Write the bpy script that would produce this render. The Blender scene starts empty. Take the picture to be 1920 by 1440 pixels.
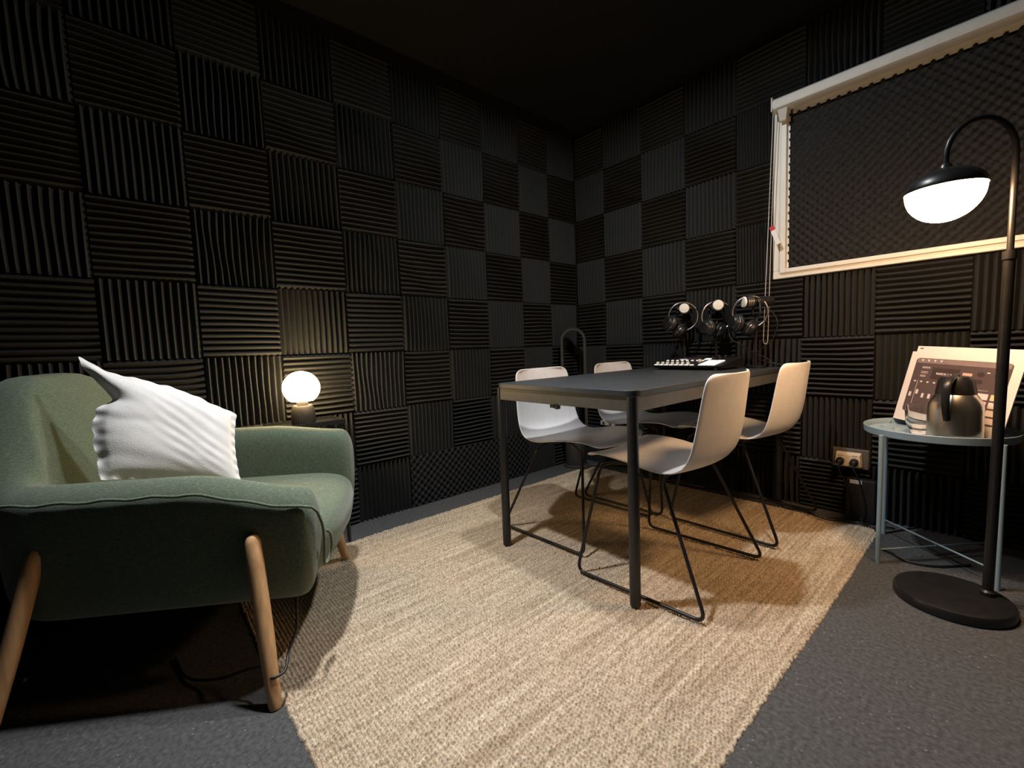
import bpy, bmesh, math, random
import numpy as np
from mathutils import Vector, Matrix
random.seed(7)
rng = np.random.RandomState(7)
S = bpy.context.scene
COL = S.collection
PI = math.pi

# ------------------------------------------------------------------ camera, world, lights, exposure
cam = bpy.data.cameras.new('camera')
cam.sensor_width = 36.0
cam.lens = 820.0 / 1920.0 * 36.0
cam.clip_start = 0.02
cam_o = bpy.data.objects.new('camera', cam)
COL.objects.link(cam_o)
YAW, PIT, ROL = 0.8541, -0.0792, -0.0372
_f = Vector((-math.sin(YAW) * math.cos(PIT), math.cos(YAW) * math.cos(PIT), math.sin(PIT)))
_r = Vector((math.cos(YAW), math.sin(YAW), 0))
_u = _r.cross(_f)
_r2 = _r * math.cos(ROL) + _u * math.sin(ROL)
_u2 = -_r * math.sin(ROL) + _u * math.cos(ROL)
cam_o.matrix_world = Matrix(((_r2.x, _u2.x, -_f.x, 2.2262), (_r2.y, _u2.y, -_f.y, -2.6336),
                             (_r2.z, _u2.z, -_f.z, 0.8839), (0, 0, 0, 1)))
S.camera = cam_o

w = bpy.data.worlds.new('world')
S.world = w
w.use_nodes = True
w.node_tree.nodes['Background'].inputs[0].default_value = (0.8, 0.9, 1.0, 1)
w.node_tree.nodes['Background'].inputs[1].default_value = 0.004

S.view_settings.view_transform = 'Standard'
S.view_settings.look = 'None'
S.view_settings.exposure = 0.0
S.view_settings.gamma = 1.0
S.view_settings.use_curve_mapping = False

FLOOR_LAMP = 125.0        # emission strength of the floor lamp's glass bowl
TABLE_LAMP = 58.0        # emission strength of the globe lamp
for lx, ly, lz, lp_, sp_, tilt in ((0.88, -2.12, 2.38, 15.0, 95, 10), (1.30, -1.25, 2.40, 25.0, 180, 0)):   # two ceiling downlights, out of frame
    la = bpy.data.lights.new('ceiling_downlight', 'AREA')
    la.shape = 'DISK'; la.size = 0.09; la.energy = lp_; la.color = (0.97, 1.0, 1.0) if sp_ == 180 else (0.98, 0.98, 1.0); la.spread = math.radians(sp_)
    lo = bpy.data.objects.new('ceiling_downlight', la)
    lo.location = (lx, ly, lz); lo.rotation_euler = (0, math.radians(-tilt), 0)
    COL.objects.link(lo)


# ------------------------------------------------------------------ materials
def mat(name, col, rough=0.6, metal=0.0, noise=None, bump=0.0, bscale=200.0, emit=None, estr=0.0, spec=0.5,
        sheen=0.0, trans=0.0, coat=0.0, ior=1.45):
    m = bpy.data.materials.new(name)
    m.use_nodes = True
    nt = m.node_tree
    b = nt.nodes['Principled BSDF']
    b.inputs['Base Color'].default_value = (*col, 1)
    b.inputs['Roughness'].default_value = rough
    b.inputs['Metallic'].default_value = metal
    b.inputs['Specular IOR Level'].default_value = spec
    b.inputs['IOR'].default_value = ior
    b.inputs['Sheen Weight'].default_value = sheen
    b.inputs['Transmission Weight'].default_value = trans
    b.inputs['Coat Weight'].default_value = coat
    if emit:
        b.inputs['Emission Color'].default_value = (*emit, 1)
        b.inputs['Emission Strength'].default_value = estr
    tc = nt.nodes.new('ShaderNodeTexCoord')
    if noise:
        scale, amount = noise[0], noise[1]
        n = nt.nodes.new('ShaderNodeTexNoise')
        n.inputs['Scale'].default_value = scale
        n.inputs['Detail'].default_value = 5
        mp = nt.nodes.new('ShaderNodeMapping')
        if len(noise) > 2:
            mp.inputs['Scale'].default_value = noise[2]
        nt.links.new(tc.outputs['Object'], mp.inputs[0])
        nt.links.new(mp.outputs[0], n.inputs['Vector'])
        r = nt.nodes.new('ShaderNodeValToRGB')
        r.color_ramp.elements[0].position = 0.3
        r.color_ramp.elements[1].position = 0.7
        r.color_ramp.elements[0].color = (*[c * (1 - amount) for c in col], 1)
        r.color_ramp.elements[1].color = (*[min(1, c * (1 + amount)) for c in col], 1)
        nt.links.new(n.outputs['Fac'], r.inputs[0])
        nt.links.new(r.outputs[0], b.inputs['Base Color'])
    if bump:
        n2 = nt.nodes.new('ShaderNodeTexNoise')
        n2.inputs['Scale'].default_value = bscale
        n2.inputs['Detail'].default_value = 3
        nt.links.new(tc.outputs['Object'], n2.inputs['Vector'])
        bp = nt.nodes.new('ShaderNodeBump')
        bp.inputs['Strength'].default_value = bump
        bp.inputs['Distance'].default_value = 0.002
        nt.links.new(n2.outputs['Fac'], bp.inputs['Height'])
        nt.links.new(bp.outputs[0], b.inputs['Normal'])
    return m


M = {}
M['foam'] = mat('charcoal_foam', (0.036, 0.037, 0.037), 0.95, noise=(60, 0.25), bump=0.5, bscale=500, spec=0.15)
M['foam_egg'] = mat('egg_crate_foam', (0.026, 0.026, 0.027), 0.95, noise=(60, 0.25), bump=0.4, bscale=500, spec=0.15)
M['black_paint'] = mat('black_paint', (0.006, 0.006, 0.0065), 0.8, noise=(5, 0.2), bump=0.1, bscale=40)
M['white_frame'] = mat('white_window_paint', (0.72, 0.70, 0.64), 0.4, noise=(8, 0.04), bump=0.03)
M['blind'] = mat('white_blind', (0.62, 0.61, 0.58), 0.6, noise=(20, 0.05), bump=0.1)
M['chair'] = mat('white_plastic', (0.82, 0.80, 0.80), 0.38, noise=(30, 0.03), bump=0.06, bscale=900, spec=0.4)
M['black_metal'] = mat('black_powder_metal', (0.012, 0.012, 0.013), 0.35, noise=(40, 0.2), spec=0.5)
M['table_top'] = mat('black_linoleum', (0.042, 0.046, 0.050), 0.42, noise=(25, 0.15), bump=0.05, bscale=300, spec=0.5)
M['apron'] = mat('dark_table_frame', (0.085, 0.078, 0.066), 0.45, noise=(30, 0.15), spec=0.5)
M['leg_metal'] = mat('dark_leg_metal', (0.018, 0.019, 0.021), 0.38, noise=(40, 0.15), spec=0.5)
M['wood'] = mat('oiled_beech', (0.52, 0.31, 0.15), 0.5, noise=(14, 0.18, (6, 6, 0.6)), bump=0.08)
M['pillow'] = mat('white_linen', (0.80, 0.80, 0.79), 0.9, noise=(30, 0.04), bump=0.35, bscale=260, sheen=0.2)
M['black_plastic'] = mat('black_plastic', (0.012, 0.012, 0.013), 0.4, noise=(60, 0.15), spec=0.5)
M['soft_black'] = mat('black_leatherette', (0.015, 0.015, 0.016), 0.5, noise=(80, 0.2), bump=0.2)
M['white_key'] = mat('white_keys', (0.85, 0.85, 0.85), 0.4, noise=(60, 0.02), emit=(1, 1, 1), estr=0.45)  # pads are backlit; same glow is added to unlit buttons and logo plate
M['grille'] = mat('mic_grille', (0.93, 0.90, 0.83), 0.5, noise=(300, 0.12), bump=0.5, bscale=900)
M['chrome'] = mat('chrome', (0.8, 0.8, 0.8), 0.15, 1.0, noise=(10, 0.02))
M['mic_slot'] = mat('brushed_slot_metal', (0.55, 0.5, 0.45), 0.3, 1.0, noise=(50, 0.05))
M['steel'] = mat('brushed_steel', (0.62, 0.60, 0.56), 0.28, 1.0, noise=(40, 0.06, (1, 1, 0.05)))
M['tray'] = mat('blue_grey_enamel', (0.26, 0.36, 0.43), 0.35, noise=(20, 0.05), spec=0.5)
M['card_white'] = mat('laminated_paper', (0.80, 0.74, 0.71), 0.35, noise=(12, 0.02))
M['card_print'] = mat('printed_dark', (0.105, 0.075, 0.078), 0.3, noise=(12, 0.06))
M['card_screen'] = mat('printed_screen', (0.060, 0.043, 0.045), 0.3, noise=(12, 0.06))
M['card_light'] = mat('printed_light', (0.75, 0.66, 0.66), 0.3, noise=(12, 0.02))
M['card_strip'] = mat('printed_strip', (0.26, 0.20, 0.20), 0.3, noise=(30, 0.1))
M['card_red'] = mat('printed_salmon', (0.80, 0.42, 0.36), 0.3, noise=(12, 0.02))
M['card_pink'] = mat('printed_pink', (0.78, 0.48, 0.55), 0.3, noise=(12, 0.02))
M['card_yellow'] = mat('printed_yellow', (0.80, 0.62, 0.34), 0.3, noise=(12, 0.02))
M['socket'] = mat('socket_plastic', (0.62, 0.55, 0.46), 0.4, noise=(12, 0.02))
M['grey_plastic'] = mat('grey_plastic', (0.09, 0.085, 0.08), 0.5, noise=(12, 0.05))
M['paper'] = mat('white_label', (0.75, 0.74, 0.72), 0.6, noise=(12, 0.02))
M['red'] = mat('red_print', (0.45, 0.03, 0.05), 0.6, noise=(12, 0.02))
M['bead'] = mat('bead_plastic', (0.62, 0.60, 0.56), 0.4, noise=(12, 0.02))
M['stoneware'] = mat('ribbed_dark_ceramic', (0.030, 0.027, 0.024), 0.5, noise=(40, 0.2), bump=0.1)
M['fan'] = mat('dark_grey_plastic', (0.05, 0.05, 0.052), 0.35, noise=(30, 0.1), spec=0.5)
M['silver'] = mat('silver_trim', (0.26, 0.26, 0.27), 0.3, 1.0, noise=(20, 0.03))
M['wall_socket'] = mat('wall_socket_white', (0.62, 0.60, 0.58), 0.5, noise=(12, 0.02))
M['glass'] = mat('clear_glass', (0.97, 0.98, 0.98), 0.02, noise=(3, 0.005), trans=1.0, ior=1.45)
M['bowl_light'] = mat('lamp_bowl_glass', (0.9, 0.85, 0.75), 0.4, noise=(5, 0.01), emit=(1.0, 0.60, 0.30), estr=FLOOR_LAMP)
M['globe_light'] = mat('globe_glass', (0.9, 0.85, 0.75), 0.4, noise=(5, 0.01), emit=(1.0, 0.70, 0.34), estr=TABLE_LAMP)


def fabric_material():
    m = mat('green_woven_wool', (0.085, 0.125, 0.085), 0.92, sheen=0.25, spec=0.2)
    nt = m.node_tree; b = nt.nodes['Principled BSDF']
    tc = nt.nodes.new('ShaderNodeTexCoord')
    n1 = nt.nodes.new('ShaderNodeTexNoise'); n1.inputs['Scale'].default_value = 1.0; n1.inputs['Detail'].default_value = 3
    mp = nt.nodes.new('ShaderNodeMapping'); mp.inputs['Scale'].default_value = (640, 640, 110)
    nt.links.new(tc.outputs['Object'], mp.inputs[0]); nt.links.new(mp.outputs[0], n1.inputs['Vector'])
    n2 = nt.nodes.new('ShaderNodeTexNoise'); n2.inputs['Scale'].default_value = 1.0; n2.inputs['Detail'].default_value = 3
    mp2 = nt.nodes.new('ShaderNodeMapping'); mp2.inputs['Scale'].default_value = (110, 110, 640)
    nt.links.new(tc.outputs['Object'], mp2.inputs[0]); nt.links.new(mp2.outputs[0], n2.inputs['Vector'])
    mx = nt.nodes.new('ShaderNodeMath'); mx.operation = 'MAXIMUM'
    nt.links.new(n1.outputs['Fac'], mx.inputs[0]); nt.links.new(n2.outputs['Fac'], mx.inputs[1])
    r = nt.nodes.new('ShaderNodeValToRGB')
    e = r.color_ramp.elements
    e[0].position = 0.45; e[0].color = (0.074, 0.106, 0.074, 1)
    e[1].position = 0.80; e[1].color = (0.20, 0.24, 0.165, 1)
    nt.links.new(mx.outputs[0], r.inputs[0]); nt.links.new(r.outputs[0], b.inputs['Base Color'])
    bp = nt.nodes.new('ShaderNodeBump'); bp.inputs['Strength'].default_value = 0.4; bp.inputs['Distance'].default_value = 0.002
    nt.links.new(mx.outputs[0], bp.inputs['Height']); nt.links.new(bp.outputs[0], b.inputs['Normal'])
    return m


def carpet_material():
    m = mat('speckled_carpet', (0.06, 0.06, 0.06), 0.95, spec=0.2)
    nt = m.node_tree; b = nt.nodes['Principled BSDF']
    tc = nt.nodes.new('ShaderNodeTexCoord')
    n1 = nt.nodes.new('ShaderNodeTexNoise'); n1.inputs['Scale'].default_value = 90; n1.inputs['Detail'].default_value = 6
    v = nt.nodes.new('ShaderNodeTexVoronoi'); v.inputs['Scale'].default_value = 70
    for x in (n1, v): nt.links.new(tc.outputs['Object'], x.inputs['Vector'])
    r = nt.nodes.new('ShaderNodeValToRGB')
    e = r.color_ramp.elements
    e[0].position = 0.35; e[0].color = (0.055, 0.056, 0.058, 1)
    e[1].position = 0.70; e[1].color = (0.100, 0.100, 0.100, 1)
    nt.links.new(n1.outputs['Fac'], r.inputs[0])
    r2 = nt.nodes.new('ShaderNodeValToRGB')
    r2.color_ramp.elements[0].position = 0.10; r2.color_ramp.elements[0].color = (0.9, 0.9, 0.9, 1)
    r2.color_ramp.elements[1].position = 0.22; r2.color_ramp.elements[1].color = (0, 0, 0, 1)
    nt.links.new(v.outputs['Distance'], r2.inputs[0])
    mul = nt.nodes.new('ShaderNodeMath'); mul.operation = 'MULTIPLY'
    n3 = nt.nodes.new('ShaderNodeTexNoise'); n3.inputs['Scale'].default_value = 12
    nt.links.new(tc.outputs['Object'], n3.inputs['Vector'])
    r3 = nt.nodes.new('ShaderNodeValToRGB')
    r3.color_ramp.elements[0].position = 0.48; r3.color_ramp.elements[1].position = 0.62
    nt.links.new(n3.outputs['Fac'], r3.inputs[0])
    nt.links.new(r2.outputs[0], mul.inputs[0]); nt.links.new(r3.outputs[0], mul.inputs[1])
    mix = nt.nodes.new('ShaderNodeMixRGB'); mix.inputs[2].default_value = (0.19, 0.19, 0.185, 1)
    nt.links.new(mul.outputs[0], mix.inputs[0]); nt.links.new(r.outputs[0], mix.inputs[1])
    nt.links.new(mix.outputs[0], b.inputs['Base Color'])
    bp = nt.nodes.new('ShaderNodeBump'); bp.inputs['Strength'].default_value = 0.5; bp.inputs['Distance'].default_value = 0.003
    nt.links.new(n1.outputs['Fac'], bp.inputs['Height']); nt.links.new(bp.outputs[0], b.inputs['Normal'])
    return m


def jute_material():
    m = mat('woven_jute', (0.5, 0.4, 0.28), 0.85, spec=0.25)
    nt = m.node_tree; b = nt.nodes['Principled BSDF']
    tc = nt.nodes.new('ShaderNodeTexCoord')

    def tex(scale, vec, det=3):
        mp = nt.nodes.new('ShaderNodeMapping'); mp.inputs['Scale'].default_value = vec
        n = nt.nodes.new('ShaderNodeTexNoise'); n.inputs['Scale'].default_value = scale; n.inputs['Detail'].default_value = det
        nt.links.new(tc.outputs['Object'], mp.inputs[0]); nt.links.new(mp.outputs[0], n.inputs['Vector'])
        return n
    s1 = tex(1.0, (95, 2.2, 1), 4); s2 = tex(1.0, (170, 200, 90), 4)
    r1 = nt.nodes.new('ShaderNodeValToRGB'); e = r1.color_ramp.elements
    e[0].position = 0.30; e[0].color = (0.35, 0.262, 0.175, 1)
    e[1].position = 0.70; e[1].color = (0.60, 0.505, 0.385, 1)
    nt.links.new(s1.outputs['Fac'], r1.inputs[0])
    r2 = nt.nodes.new('ShaderNodeValToRGB'); e = r2.color_ramp.elements
    e[0].position = 0.36; e[0].color = (0.62, 0.60, 0.57, 1)
    e[1].position = 0.62; e[1].color = (1.20, 1.20, 1.20, 1)
    nt.links.new(s2.outputs['Fac'], r2.inputs[0])
    mx = nt.nodes.new('ShaderNodeMixRGB'); mx.blend_type = 'MULTIPLY'; mx.inputs[0].default_value = 1.0
    nt.links.new(r1.outputs[0], mx.inputs[1]); nt.links.new(r2.outputs[0], mx.inputs[2])
    nt.links.new(mx.outputs[0], b.inputs['Base Color'])
    bp = nt.nodes.new('ShaderNodeBump'); bp.inputs['Strength'].default_value = 0.5; bp.inputs['Distance'].default_value = 0.002
    nt.links.new(s2.outputs['Fac'], bp.inputs['Height']); nt.links.new(bp.outputs[0], b.inputs['Normal'])
    return m


M['fabric'] = fabric_material()
M['carpet'] = carpet_material()
M['jute'] = jute_material()


# ------------------------------------------------------------------ mesh helpers
class MB:
    def __init__(self): self.v = []; self.f = []

    def add(self, vs, fs):
        o = len(self.v); self.v += [tuple(p) for p in vs]; self.f += [tuple(i + o for i in f) for f in fs]
        return self

    def box(self, a, b):
        x0, y0, z0 = a; x1, y1, z1 = b
        return self.add([(x0, y0, z0), (x1, y0, z0), (x1, y1, z0), (x0, y1, z0), (x0, y0, z1), (x1, y0, z1), (x1, y1, z1), (x0, y1, z1)],
                        [(3, 2, 1, 0), (4, 5, 6, 7), (0, 1, 5, 4), (1, 2, 6, 5), (2, 3, 7, 6), (3, 0, 4, 7)])

    def tube(self, path, r, seg=10, caps=True):
        P = [Vector(p) for p in path]
        n = len(P)
        R = r if hasattr(r, '__len__') else [r] * n
        T = []
        for i in range(n):
            t = (P[min(i + 1, n - 1)] - P[max(i - 1, 0)])
            T.append(t.normalized())
        a = Vector((0, 0, 1)) if abs(T[0].z) < 0.9 else Vector((1, 0, 0))
        N = (a - T[0] * a.dot(T[0])).normalized()
        vs = []
        for i in range(n):
            N = (N - T[i] * N.dot(T[i])).normalized()
            B = T[i].cross(N)
            for k in range(seg):
                an = 2 * PI * k / seg
                vs.append(P[i] + (N * math.cos(an) + B * math.sin(an)) * R[i])
        fs = []
        for i in range(n - 1):
            for k in range(seg):
                k2 = (k + 1) % seg
                fs.append((i * seg + k, i * seg + k2, (i + 1) * seg + k2, (i + 1) * seg + k))
        if caps:
            fs.append(tuple(reversed(range(seg)))); fs.append(tuple((n - 1) * seg + k for k in range(seg)))
        return self.add(vs, fs)

    def lathe(self, prof, seg=32, c=(0, 0, 0), ax=None, rib=0.0, nrib=0):
        # prof: list of (r, h) revolved about axis ax through c
        z = Vector(ax).normalized() if ax else Vector((0, 0, 1))
        a = Vector((1, 0, 0)) if abs(z.x) < 0.9 else Vector((0, 1, 0))
        x = (a - z * a.dot(z)).normalized(); y = z.cross(x); c = Vector(c)
        vs = []; fs = []
        for (r, h) in prof:
            for k in range(seg):
                an = 2 * PI * k / seg
                rr = r * (1 + (rib * (0.5 + 0.5 * math.cos(nrib * an)) if nrib else 0))
                vs.append(c + z * h + (x * math.cos(an) + y * math.sin(an)) * rr)
        n = len(prof)
        for i in range(n - 1):
            for k in range(seg):
                k2 = (k + 1) % seg
                fs.append((i * seg + k, i * seg + k2, (i + 1) * seg + k2, (i + 1) * seg + k))
        if prof[0][0] > 1e-6: fs.append(tuple(reversed(range(seg))))
        if prof[-1][0] > 1e-6: fs.append(tuple((n - 1) * seg + k for k in range(seg)))
        return self.add(vs, fs)

    def prism(self, pts, z0, z1):
        n = len(pts)
        vs = [(p[0], p[1], z0) for p in pts] + [(p[0], p[1], z1) for p in pts]
        fs = [tuple(reversed(range(n))), tuple(range(n, 2 * n))]
        fs += [(i, (i + 1) % n, n + (i + 1) % n, n + i) for i in range(n)]
        return self.add(vs, fs)

    def grid(self, P, close_u=False, close_v=False, flip=False):
        # P: rows x cols of points
        P = [[tuple(q) for q in row] for row in P]
        nr, nc = len(P), len(P[0])
        vs = [q for row in P for q in row]; fs = []
        for i in range(nr if close_u else nr - 1):
            for j in range(nc if close_v else nc - 1):
                a = i * nc + j; b = i * nc + (j + 1) % nc
                c = ((i + 1) % nr) * nc + (j + 1) % nc; d = ((i + 1) % nr) * nc + j
                fs.append((a, d, c, b) if flip else (a, b, c, d))
        return self.add(vs, fs)

    def mesh(self, name, material, smooth=False, merge=False):
        me = bpy.data.meshes.new(name)
        me.from_pydata(self.v, [], self.f)
        bm = bmesh.new(); bm.from_mesh(me)
        if merge: bmesh.ops.remove_doubles(bm, verts=bm.verts, dist=1e-5)
        bmesh.ops.recalc_face_normals(bm, faces=bm.faces)
        bm.to_mesh(me); bm.free()
        me.materials.append(material)
        if smooth is True:
            me.polygons.foreach_set('use_smooth', [True] * len(me.polygons))
        elif smooth:
            me.polygons.foreach_set('use_smooth', [True] * len(me.polygons))
            me.set_sharp_from_angle(angle=math.radians(smooth))
        return me


def obj(name, mb, material, parent=None, smooth=False, bevel=0.0, subsurf=0, solid=0.0, merge=False, label=None):
    me = mb if isinstance(mb, bpy.types.Mesh) else mb.mesh(name, material, smooth, merge)
    o = bpy.data.objects.new(name, me)
    COL.objects.link(o)
    if parent: o.parent = parent
    if solid:
        md = o.modifiers.new('solid', 'SOLIDIFY'); md.thickness = solid; md.offset = 0
    if bevel:
        md = o.modifiers.new('bevel', 'BEVEL'); md.width = bevel; md.segments = 2; md.limit_method = 'ANGLE'
        md.angle_limit = math.radians(40)
    if subsurf:
        md = o.modifiers.new('sub', 'SUBSURF'); md.levels = subsurf; md.render_levels = subsurf
    if label: o['label'] = label
    return o


def tag(o, label, cat, group=None):
    o['label'] = label; o['category'] = cat
    if group: o['group'] = group
    return o


def thing(name, label, cat, loc=(0, 0, 0), rz=0.0, group=None):
    o = bpy.data.objects.new(name, None)
    COL.objects.link(o)
    o.location = loc; o.rotation_euler = (0, 0, rz); o.empty_display_size = 0.05
    return tag(o, label, cat, group)


def struct(o):
    o['kind'] = 'structure'
    return o


def copy_tree(o, parent=None):
    c = o.copy(); COL.objects.link(c)
    if parent: c.parent = parent
    for ch in list(o.children): copy_tree(ch, c)
    return c


def smooth_path(pts, n=8):
    P = [np.array(p, float) for p in pts]
    P = [2 * P[0] - P[1]] + P + [2 * P[-1] - P[-2]]
    out = []
    for i in range(1, len(P) - 2):
        for k in range(n):
            t = k / n
            a, b, c, d = P[i - 1], P[i], P[i + 1], P[i + 2]
            out.append(0.5 * ((2 * b) + (-a + c) * t + (2 * a - 5 * b + 4 * c - d) * t * t + (-a + 3 * b - 3 * c + d) * t ** 3))
    out.append(P[-2])
    return [tuple(p) for p in out]


def round_path(pts, r, n=6, closed=False):
    """polyline with filleted corners"""
    P = [Vector(p) for p in pts]
    out = []
    N = len(P)
    for i in range(N):
        if not closed and i in (0, N - 1):
            out.append(P[i]); continue
        a, b, c = P[i - 1], P[i], P[(i + 1) % N]
        d1 = (a - b); d2 = (c - b)
        L = min(r, d1.length * 0.49, d2.length * 0.49)
        p1 = b + d1.normalized() * L; p2 = b + d2.normalized() * L
        for k in range(n + 1):
            t = k / n
            out.append(p1 * (1 - t) ** 2 + b * 2 * t * (1 - t) + p2 * t * t)
    return out


# ------------------------------------------------------------------ the room: floor, ceiling, walls
ZC = 2.5
fl = struct(obj('floor', MB().box((-0.05, -3.7, -0.06), (2.75, 0.05, 0.0)), M['carpet']))
ce = struct(obj('ceiling', MB().box((-0.05, -3.7, ZC), (2.75, 0.05, ZC + 0.06)), M['black_paint']))
wl = struct(obj('wall_left', MB().box((-0.10, -3.7, 0), (-0.037, 0.10, ZC)), M['black_paint']))
wb = struct(obj('wall_back', MB().box((-0.10, 0.037, 0), (2.75, 0.10, ZC)), M['black_paint']))
wr = struct(obj('wall_right', MB().box((2.75, -3.7, 0), (2.81, 0.10, ZC)), M['black_paint']))

TIP = 0.031
NR = 12


def foam_mesh(variant):
    """unit foam tile, a in 0..1 along the ridges (x), b in 0..1 across them (z), ridges point to -y"""
    r = random.Random(variant)
    ph = [r.uniform(0, 6.28) for _ in range(4)]
    am = [0.003, 0.006, 0.004, 0.012, 0.002, 0.008][variant % 6]
    na = 5
    prof = []
    for k in range(NR):
        b0 = k / NR; p = 1.0 / NR
        if k == 0: prof.append((0.0, 0.15))
        prof += [(b0 + p * 0.38, 0.86), (b0 + p * 0.5, 1.0), (b0 + p * 0.62, 0.86), (b0 + p, 0.0 if k < NR - 1 else 0.15)]
    base = -0.25
    rows = []
    for i in range(na + 1):
        a = i / na
        row = []
        for (b, h) in prof:
            edge = min(1.0, 6 * b, 6 * (1 - b))
            bb = b + edge * am * math.sin(ph[0] + 3.4 * a + 2.0 * b) + edge * am * 0.5 * math.sin(ph[1] + 7 * a + 11 * b)
            hh = h + 0.10 * math.sin(ph[2] + 2.5 * a + 3 * b) * h
            if i in (0, na) and h > 0.5: hh -= 0.06
            row.append((a, -hh, bb))
        rows.append(row)
    mb = MB().grid(rows)
    n = len(prof)
    for i, rev in ((0, False), (na, True)):
        top = [q for q in rows[i]]
        vs = top + [(q[0], -base, q[2]) for q in top]
        mb.add(vs, [(j, j + 1, n + j + 1, n + j) for j in range(n - 1)])
    for j in (0, n - 1):
        line = [rows[i][j] for i in range(na + 1)]
        vs = line + [(q[0], -base, q[2]) for q in line]
        m_ = na + 1
        mb.add(vs, [(i, i + 1, m_ + i + 1, m_ + i) for i in range(na)])
    return mb.mesh('foam_tile', M['foam'], False, merge=True)


FOAM = [foam_mesh(i) for i in range(6)]


def place_tile(wall, side, lo, hi, z0, z1, vertical, idx):
    me = FOAM[idx % 6]
    o = obj('foam_tile', me, None, wall)
    g = 0.0015
    lo += g; hi -= g; z0 += g; z1 -= g
    wid, hgt = hi - lo, z1 - z0
    jit = random.uniform(-0.003, 0.003)
    dep = TIP * random.uniform(0.93, 1.07)
    if vertical:   # ridges run up: local x -> z
        B = Matrix(((0, 0, wid, 0), (0, dep, 0, 0), (hgt, 0, 0, 0), (0, 0, 0, 1)))
    else:
        B = Matrix(((wid, 0, 0, 0), (0, dep, 0, 0), (0, 0, hgt, 0), (0, 0, 0, 1)))
    tilt = Matrix.Rotation(random.uniform(-0.006, 0.006), 4, 'Y')
    if side == 'back':
        T = Matrix.Translation((lo, 0.029 + jit, z0))
        Rm = Matrix.Identity(4)
    else:          # left wall: local x runs along +y, ridges point to +x
        T = Matrix.Translation((-0.029 - jit, lo, z0))
        Rm = Matrix(((0, -1, 0, 0), (1, 0, 0, 0), (0, 0, 1, 0), (0, 0, 0, 1)))
    o.matrix_local = T @ Rm @ tilt @ B
    return o


def egg_mesh(name, wid, hgt, pitch, dep, per=6):
    nx, ny = int(round(wid / pitch * per)), int(round(hgt / pitch * per))
    rows = []
    for j in range(ny + 1):
        z = hgt * j / ny
        row = []
        for i in range(nx + 1):
            x = wid * i / nx
            h = 0.5 + 0.5 * math.cos(2 * PI * x / pitch) * math.cos(2 * PI * z / pitch + 0.6)
            row.append((x, -dep * h ** 1.2, z))
        rows.append(row)
    mb = MB().grid(rows)
    n = nx + 1
    for j in (0, ny):
        mb.add(rows[j] + [(q[0], 0.02, q[2]) for q in rows[j]], [(i, i + 1, n + i + 1, n + i) for i in range(nx)])
    n = ny + 1
    for i in (0, nx):
        line = [rows[j][i] for j in range(ny + 1)]
        mb.add(line + [(q[0], 0.02, q[2]) for q in line], [(j, j + 1, n + j + 1, n + j) for j in range(ny)])
    return mb.mesh(name, M['foam_egg'], True)


LCOL = [0.0, 0.28, 0.56, 0.866, 1.172, 1.475, 1.78, 2.096, 2.397, 2.706, 3.01, 3.31]
LROW = [0.0, 0.300, 0.590, 0.896, 1.203, 1.508, 1.815, 2.12, 2.42, 2.5]
BCOL = [0.0, 0.262, 0.565, 0.869, 1.170, 1.502, 1.797, 2.107, 2.41, 2.71]
BROW = [0.0, 0.262, 0.583, 0.888, 1.200, 1.518, 1.826, 2.13, 2.43, 2.5]
n = 0
for k in range(1, len(LCOL)):
    for r in range(8):
        j = r - 4
        if r == 0 and k in (3, 4, 5): continue
        place_tile(wl, 'left', -LCOL[k], -LCOL[k - 1], LROW[r], LROW[r + 1], (k + j) % 2 == 0, n); n += 1
eg = obj('egg_crate_panel', egg_mesh('egg_crate_panel', 0.915, 0.295, 0.0435, 0.022), None, wl)
eg.matrix_local = Matrix(((0, -1, 0, -0.014), (1, 0, 0, -1.475), (0, 0, 1, 0.003), (0, 0, 0, 1)))
for k in range(1, len(BCOL)):
    for r in range(8):
        j = r - 4
        x0, x1, z0, z1 = BCOL[k - 1], BCOL[k], BROW[r], BROW[r + 1]
        if r in (4, 5, 6) and x1 > 1.37:
            if x0 < 1.36 and r in (4, 5, 6): x1 = 1.364
            else: continue
        place_tile(wb, 'back', x0, x1, z0, z1, (k + j) % 2 == 1, n); n += 1

# ------------------------------------------------------------------ window with foam filling, roller blind
win = struct(bpy.data.objects.new('window_1', None)); COL.objects.link(win)
WX0, WX1, WZ0, WZ1 = 1.367, 2.72, 1.203, 2.12
mb = MB()
for a, b in (((WX0, -0.012, WZ0 + 0.040), (WX0 + 0.05, 0.04, WZ1 - 0.05)), ((WX1 - 0.05, -0.012, WZ0 + 0.040), (WX1, 0.04, WZ1 - 0.05)),
             ((WX0, -0.012, WZ0), (WX1, 0.04, WZ0 + 0.040)), ((WX0, -0.012, WZ1 - 0.05), (WX1, 0.04, WZ1))):
    mb.box(a, b)
obj('window_frame', mb, M['white_frame'], win, bevel=0.004)
mb = MB()
for a, b in (((WX0 + 0.036, -0.024, WZ0 + 0.026), (WX0 + 0.062, 0.03, WZ1 - 0.03)), ((WX1 - 0.062, -0.024, WZ0 + 0.026), (WX1 - 0.036, 0.03, WZ1 - 0.03)),
             ((WX0 + 0.062, -0.024, WZ0 + 0.026), (WX1 - 0.062, 0.03, WZ0 + 0.047)), ((WX0 + 0.062, -0.024, WZ1 - 0.072), (WX1 - 0.062, 0.03, WZ1 - 0.03))):
    mb.box(a, b)
obj('window_sash', mb, M['white_frame'], win, bevel=0.003)
obj('window_pane', MB().box((WX0 + 0.06, 0.022, WZ0 + 0.045), (WX1 - 0.06, 0.028, WZ1 - 0.05)), M['white_frame'], win)
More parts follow.
